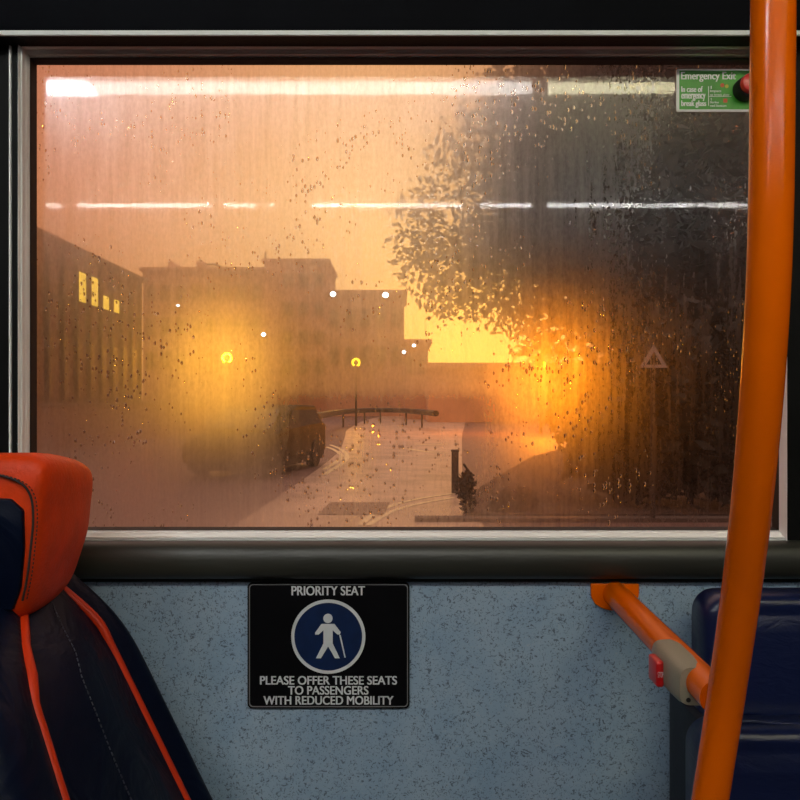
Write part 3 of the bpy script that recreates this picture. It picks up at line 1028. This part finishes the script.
floodlight(333, 294, 73, 0.26, 'small white floodlight on the top left corner of the corner block', 0.7012)
floodlight(385.5, 295, 73, 0.28, 'small white floodlight near the top right of the corner block', 0.7012)
floodlight(263.5, 334.5, 79, 0.22, 'pale light low on the seam between the apartment row and tower', 0.985)
floodlight(404, 352, 61, 0.14, 'faint white light at the foot of the corner block, left of the annexe', 0.485)
floodlight(414, 345.5, 61, 0.14, 'tiny white light at the roof edge of the stepped annexe', 0.485)
floodlight(178, 305.5, 79, 0.14, 'faintest white dot high on the apartment row', 0.985)

# ---------------------------------------------------------------- railing on the bend
gr = thing('guard_rail', G(372, 421), 'dark curved guard rail on posts along the far bend of the road', 'railing')


def GR(px, py): return G(px, py, 0.85)


rp = spline([GR(312, 417.5), GR(330, 413.5), GR(350, 411.2), GR(372, 410.2), GR(398, 410.4), GR(422, 412), GR(436, 413.5)], 6)
MB().tube(rp, 0.15, 8).build('top_rail', 'painted_steel', gr, smooth=True)
for i in (10, 16, 20, 26, 30):
    p = rp[i]
    MB().tube([(p.x, p.y, GROUND), (p.x, p.y, p.z)], 0.05, 8).build('post', 'painted_steel', gr)

# ---------------------------------------------------------------- parked car
car_o = G(262, 481)
car = thing('parked_car', (0, 0, 0), 'dark hatchback with dark windows parked at the left kerb', 'car')
cl, cw = 4.1, 1.62
prof = [(0, 0.30), (0, 0.62), (0.12, 0.74), (0.95, 0.86), (1.65, 1.30), (2.1, 1.40), (3.3, 1.38), (3.85, 1.02), (4.1, 0.95), (4.1, 0.32)]
MB().loft([[(y, x, z) for x, z in [(0.0 + (p if 0 < k < 9 else p), h) for k, (p, h) in enumerate([(a_, b_) for a_, b_ in prof])]] for y in (-cw, 0)]).build('body', 'car_paint', car, bevel=0.06, bseg=3, smooth=True)
MB().prism([(0.012, 1.15, 0.90), (0.012, 1.75, 1.29), (0.012, 3.25, 1.29), (0.012, 3.7, 0.98)], (-0.05, 0, 0)).build('side_window', 'car_glass', car)
MB().prism([(-0.16, 0.97, 0.90), (-cw + 0.16, 0.97, 0.90), (-cw + 0.22, 1.6, 1.30), (-0.22, 1.6, 1.30)], (0, -0.03, 0.02)).build('windscreen', 'car_glass', car)
for yy in (0.75, 3.3):
    for xx in (-0.16, -cw - 0.02):
        MB().tube([(xx, yy, 0.31), (xx + 0.18, yy, 0.31)], 0.31, 20).build('wheel', 'tyre', car, smooth=True)
MB().box((-cw + 0.08, 0.1, 0.16), (-0.02, 4.0, 0.36)).build('underside', 'tyre', car)
car.location = (car_o.x, car_o.y, GROUND)
for ch in car.children:
    ch.matrix_parent_inverse = Matrix.Identity(4)
car.rotation_euler = (0, 0, -0.20)


# ---------------------------------------------------------------- trees and shrubs
def leaves(name, blobs, mat, parent, size, seed):
    """blobs: (cx, cy, cz, rx, ry, rz, count) in world metres"""
    r = np.random.default_rng(seed)
    V, F = [], []
    for cx_, cy_, cz_, rx, ry, rz, cnt in blobs:
        d = r.normal(size=(cnt, 3))
        d /= np.linalg.norm(d, axis=1)[:, None]
        rad = r.random(cnt) ** 0.45 * (1 + 0.25 * r.normal(size=cnt).clip(-1, 1) * 0.6)
        p = d * rad[:, None] * np.array([rx, ry, rz]) + np.array([cx_, cy_, cz_])
        a = r.normal(size=(cnt, 3))
        a /= np.linalg.norm(a, axis=1)[:, None]
        b = np.cross(a, r.normal(size=(cnt, 3)))
        b /= np.linalg.norm(b, axis=1)[:, None]
        s = size * (0.6 + 0.8 * r.random(cnt))[:, None]
        q = np.stack([p - a * s, p + b * s * 0.5, p + a * s, p - b * s * 0.5], 1)
        o = len(V)
        V += q.reshape(-1, 3).tolist()
        F += [(o + 4 * i, o + 4 * i + 1, o + 4 * i + 2, o + 4 * i + 3) for i in range(cnt)]
    V = [(x, y, max(z, GROUND + 0.02)) for x, y, z in V]
    me = bpy.data.meshes.new(name)
    me.from_pydata(V, [], F)
    me.materials.append(MATS[mat])
    return link(name, me, parent)


def blobs_px(lst, d, thick=1.2):
    out = []
    for cx_, cy_, rx, ry, cnt in lst:
        c = P(cx_, cy_, d)
        out.append((c.x, c.y + random.uniform(-0.4, 0.4), c.z, rx / 800 * d, thick, ry / 800 * d, cnt))
    return out


D1 = 16.5
tr = thing('broadleaf_tree', (P(690, 0, D1).x, EYE.y + D1, GROUND), 'big dark broadleaf tree filling the right half of the window', 'tree')
dense = [(560, 110, 70, 70, 1500), (575, 210, 85, 95, 2600), (640, 80, 120, 90, 2600), (660, 190, 130, 110, 3600), (610, 290, 75, 65, 1700), (690, 300, 120, 110, 3600), (760, 150, 120, 150, 3000), (790, 330, 120, 160, 3000)]
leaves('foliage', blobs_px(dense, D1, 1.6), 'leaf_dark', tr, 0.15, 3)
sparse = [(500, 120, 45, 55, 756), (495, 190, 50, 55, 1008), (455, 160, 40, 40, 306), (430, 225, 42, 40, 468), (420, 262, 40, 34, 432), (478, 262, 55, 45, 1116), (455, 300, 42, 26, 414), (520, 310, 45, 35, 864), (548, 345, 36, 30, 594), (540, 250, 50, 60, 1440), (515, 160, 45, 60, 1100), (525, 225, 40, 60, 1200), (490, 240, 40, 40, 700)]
leaves('foliage', blobs_px(sparse, D1 - 0.6, 1.0), 'leaf_backlit', tr, 0.068, 4)
tx_ = P(690, 0, D1).x
MB().tube([(tx_, EYE.y + D1, GROUND), (tx_ + 0.05, EYE.y + D1, 1.5), (tx_ - 0.1, EYE.y + D1, 3.6), (tx_ - 0.2, EYE.y + D1, 6.0)], [0.34, 0.27, 0.2, 0.08], 12).build('trunk', 'bark', tr, smooth=True)
for ex, ey in ((440, 235), (470, 270), (520, 330), (500, 130), (560, 160), (760, 180)):
    e = P(ex, ey, D1 - 0.4)
    s0 = Vector((tx_ - 0.03, EYE.y + D1, random.uniform(2.4, 3.6)))
    MB().tube(spline([s0, s0.lerp(e, 0.5) + Vector((0, 0, 0.3)), e], 4), [0.10 - 0.08 * i / 8 for i in range(9)], 6).build('branch', 'bark', tr, smooth=True)
D2 = 11.4
hg = thing('dark_hedge', (P(690, 0, D2).x, EYE.y + D2, GROUND), 'dense unlit hedge along the planting bed below the big tree', 'hedge')
hd = [(600, 410, 45, 55, 1500), (655, 395, 60, 75, 2600), (720, 390, 70, 90, 3000), (790, 390, 80, 100, 3000), (850, 390, 80, 100, 2000), (640, 450, 70, 50, 1800), (730, 450, 80, 50, 2000), (820, 450, 80, 50, 1600)]
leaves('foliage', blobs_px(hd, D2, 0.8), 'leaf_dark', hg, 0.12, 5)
for ex in (620, 690, 760):
    e = G(ex, 495)
    MB().tube([(P(ex, 0, D2).x, EYE.y + D2, GROUND), (P(ex, 0, D2).x, EYE.y + D2, GROUND + 1.2)], 0.05, 8).build('stem', 'bark', hg)

# small things by the planting bed
c = G(468, 514)
sh = thing('young_shrub', tuple(c), 'dark upright shrub with one bent shoot beside the post', 'shrub')
leaves('foliage', [(c.x, c.y, c.z + 0.14, 0.10, 0.10, 0.12, 160), (c.x - 0.04, c.y, c.z + 0.36, 0.13, 0.12, 0.15, 260), (c.x - 0.02, c.y, c.z + 0.46, 0.08, 0.08, 0.1, 110)], 'shrub_leaf', sh, 0.05, 8)
MB().tube(spline([(c.x, c.y, c.z), (c.x + 0.02, c.y, c.z + 0.4), (c.x + 0.03, c.y, c.z + 0.52), (c.x - 0.06, c.y, c.z + 0.66)], 4), 0.018, 6).build('stem', 'bark', sh)
c = G(515, 512)
sh = thing('low_bush', tuple(c), 'low spreading dark bush right of the upright shrub', 'shrub')
leaves('foliage', [(c.x, c.y, c.z + 0.14, 0.30, 0.2, 0.17, 420), (c.x - 0.2, c.y, c.z + 0.06, 0.14, 0.15, 0.1, 140)], 'shrub_leaf', sh, 0.05, 9)
MB().tube([(c.x, c.y, c.z), (c.x + 0.05, c.y, c.z + 0.25)], 0.015, 6).build('stem', 'bark', sh)
c = G(455, 493)
po = thing('bollard', tuple(c), 'dark square bollard at the right edge of the road', 'bollard')
MB().box((c.x - 0.055, c.y - 0.055, GROUND), (c.x + 0.055, c.y + 0.055, GROUND + 0.66)).build('shaft', 'painted_steel', po, bevel=0.012)
MB().box((c.x - 0.065, c.y - 0.065, GROUND + 0.66), (c.x + 0.065, c.y + 0.065, GROUND + 0.70)).build('cap', 'painted_steel', po, bevel=0.012)

# triangular road sign, faint in front of the hedge
c = P(654, 360, 9.8)
rs = thing('road_sign', (c.x, c.y, GROUND), 'faint triangular road sign on a thin post before the dark hedge', 'sign')
s_ = 0.17
MB().prism([(c.x - s_, c.y, c.z - s_ * 0.55), (c.x + s_, c.y, c.z - s_ * 0.55), (c.x, c.y, c.z + s_ * 1.1)], (0, 0.02, 0)).build('triangle_plate', 'sign_face', rs)
MB().prism([(c.x - s_ * .55, c.y - 0.003, c.z - s_ * 0.33), (c.x + s_ * .55, c.y - 0.003, c.z - s_ * 0.33), (c.x, c.y - 0.003, c.z + s_ * 0.6)], (0, 0.003, 0)).build('dark_centre', 'painted_steel', rs)
MB().tube([(c.x, c.y + 0.05, GROUND), (c.x, c.y + 0.05, c.z + 0.1)], 0.03, 10).build('post', 'painted_steel', rs)
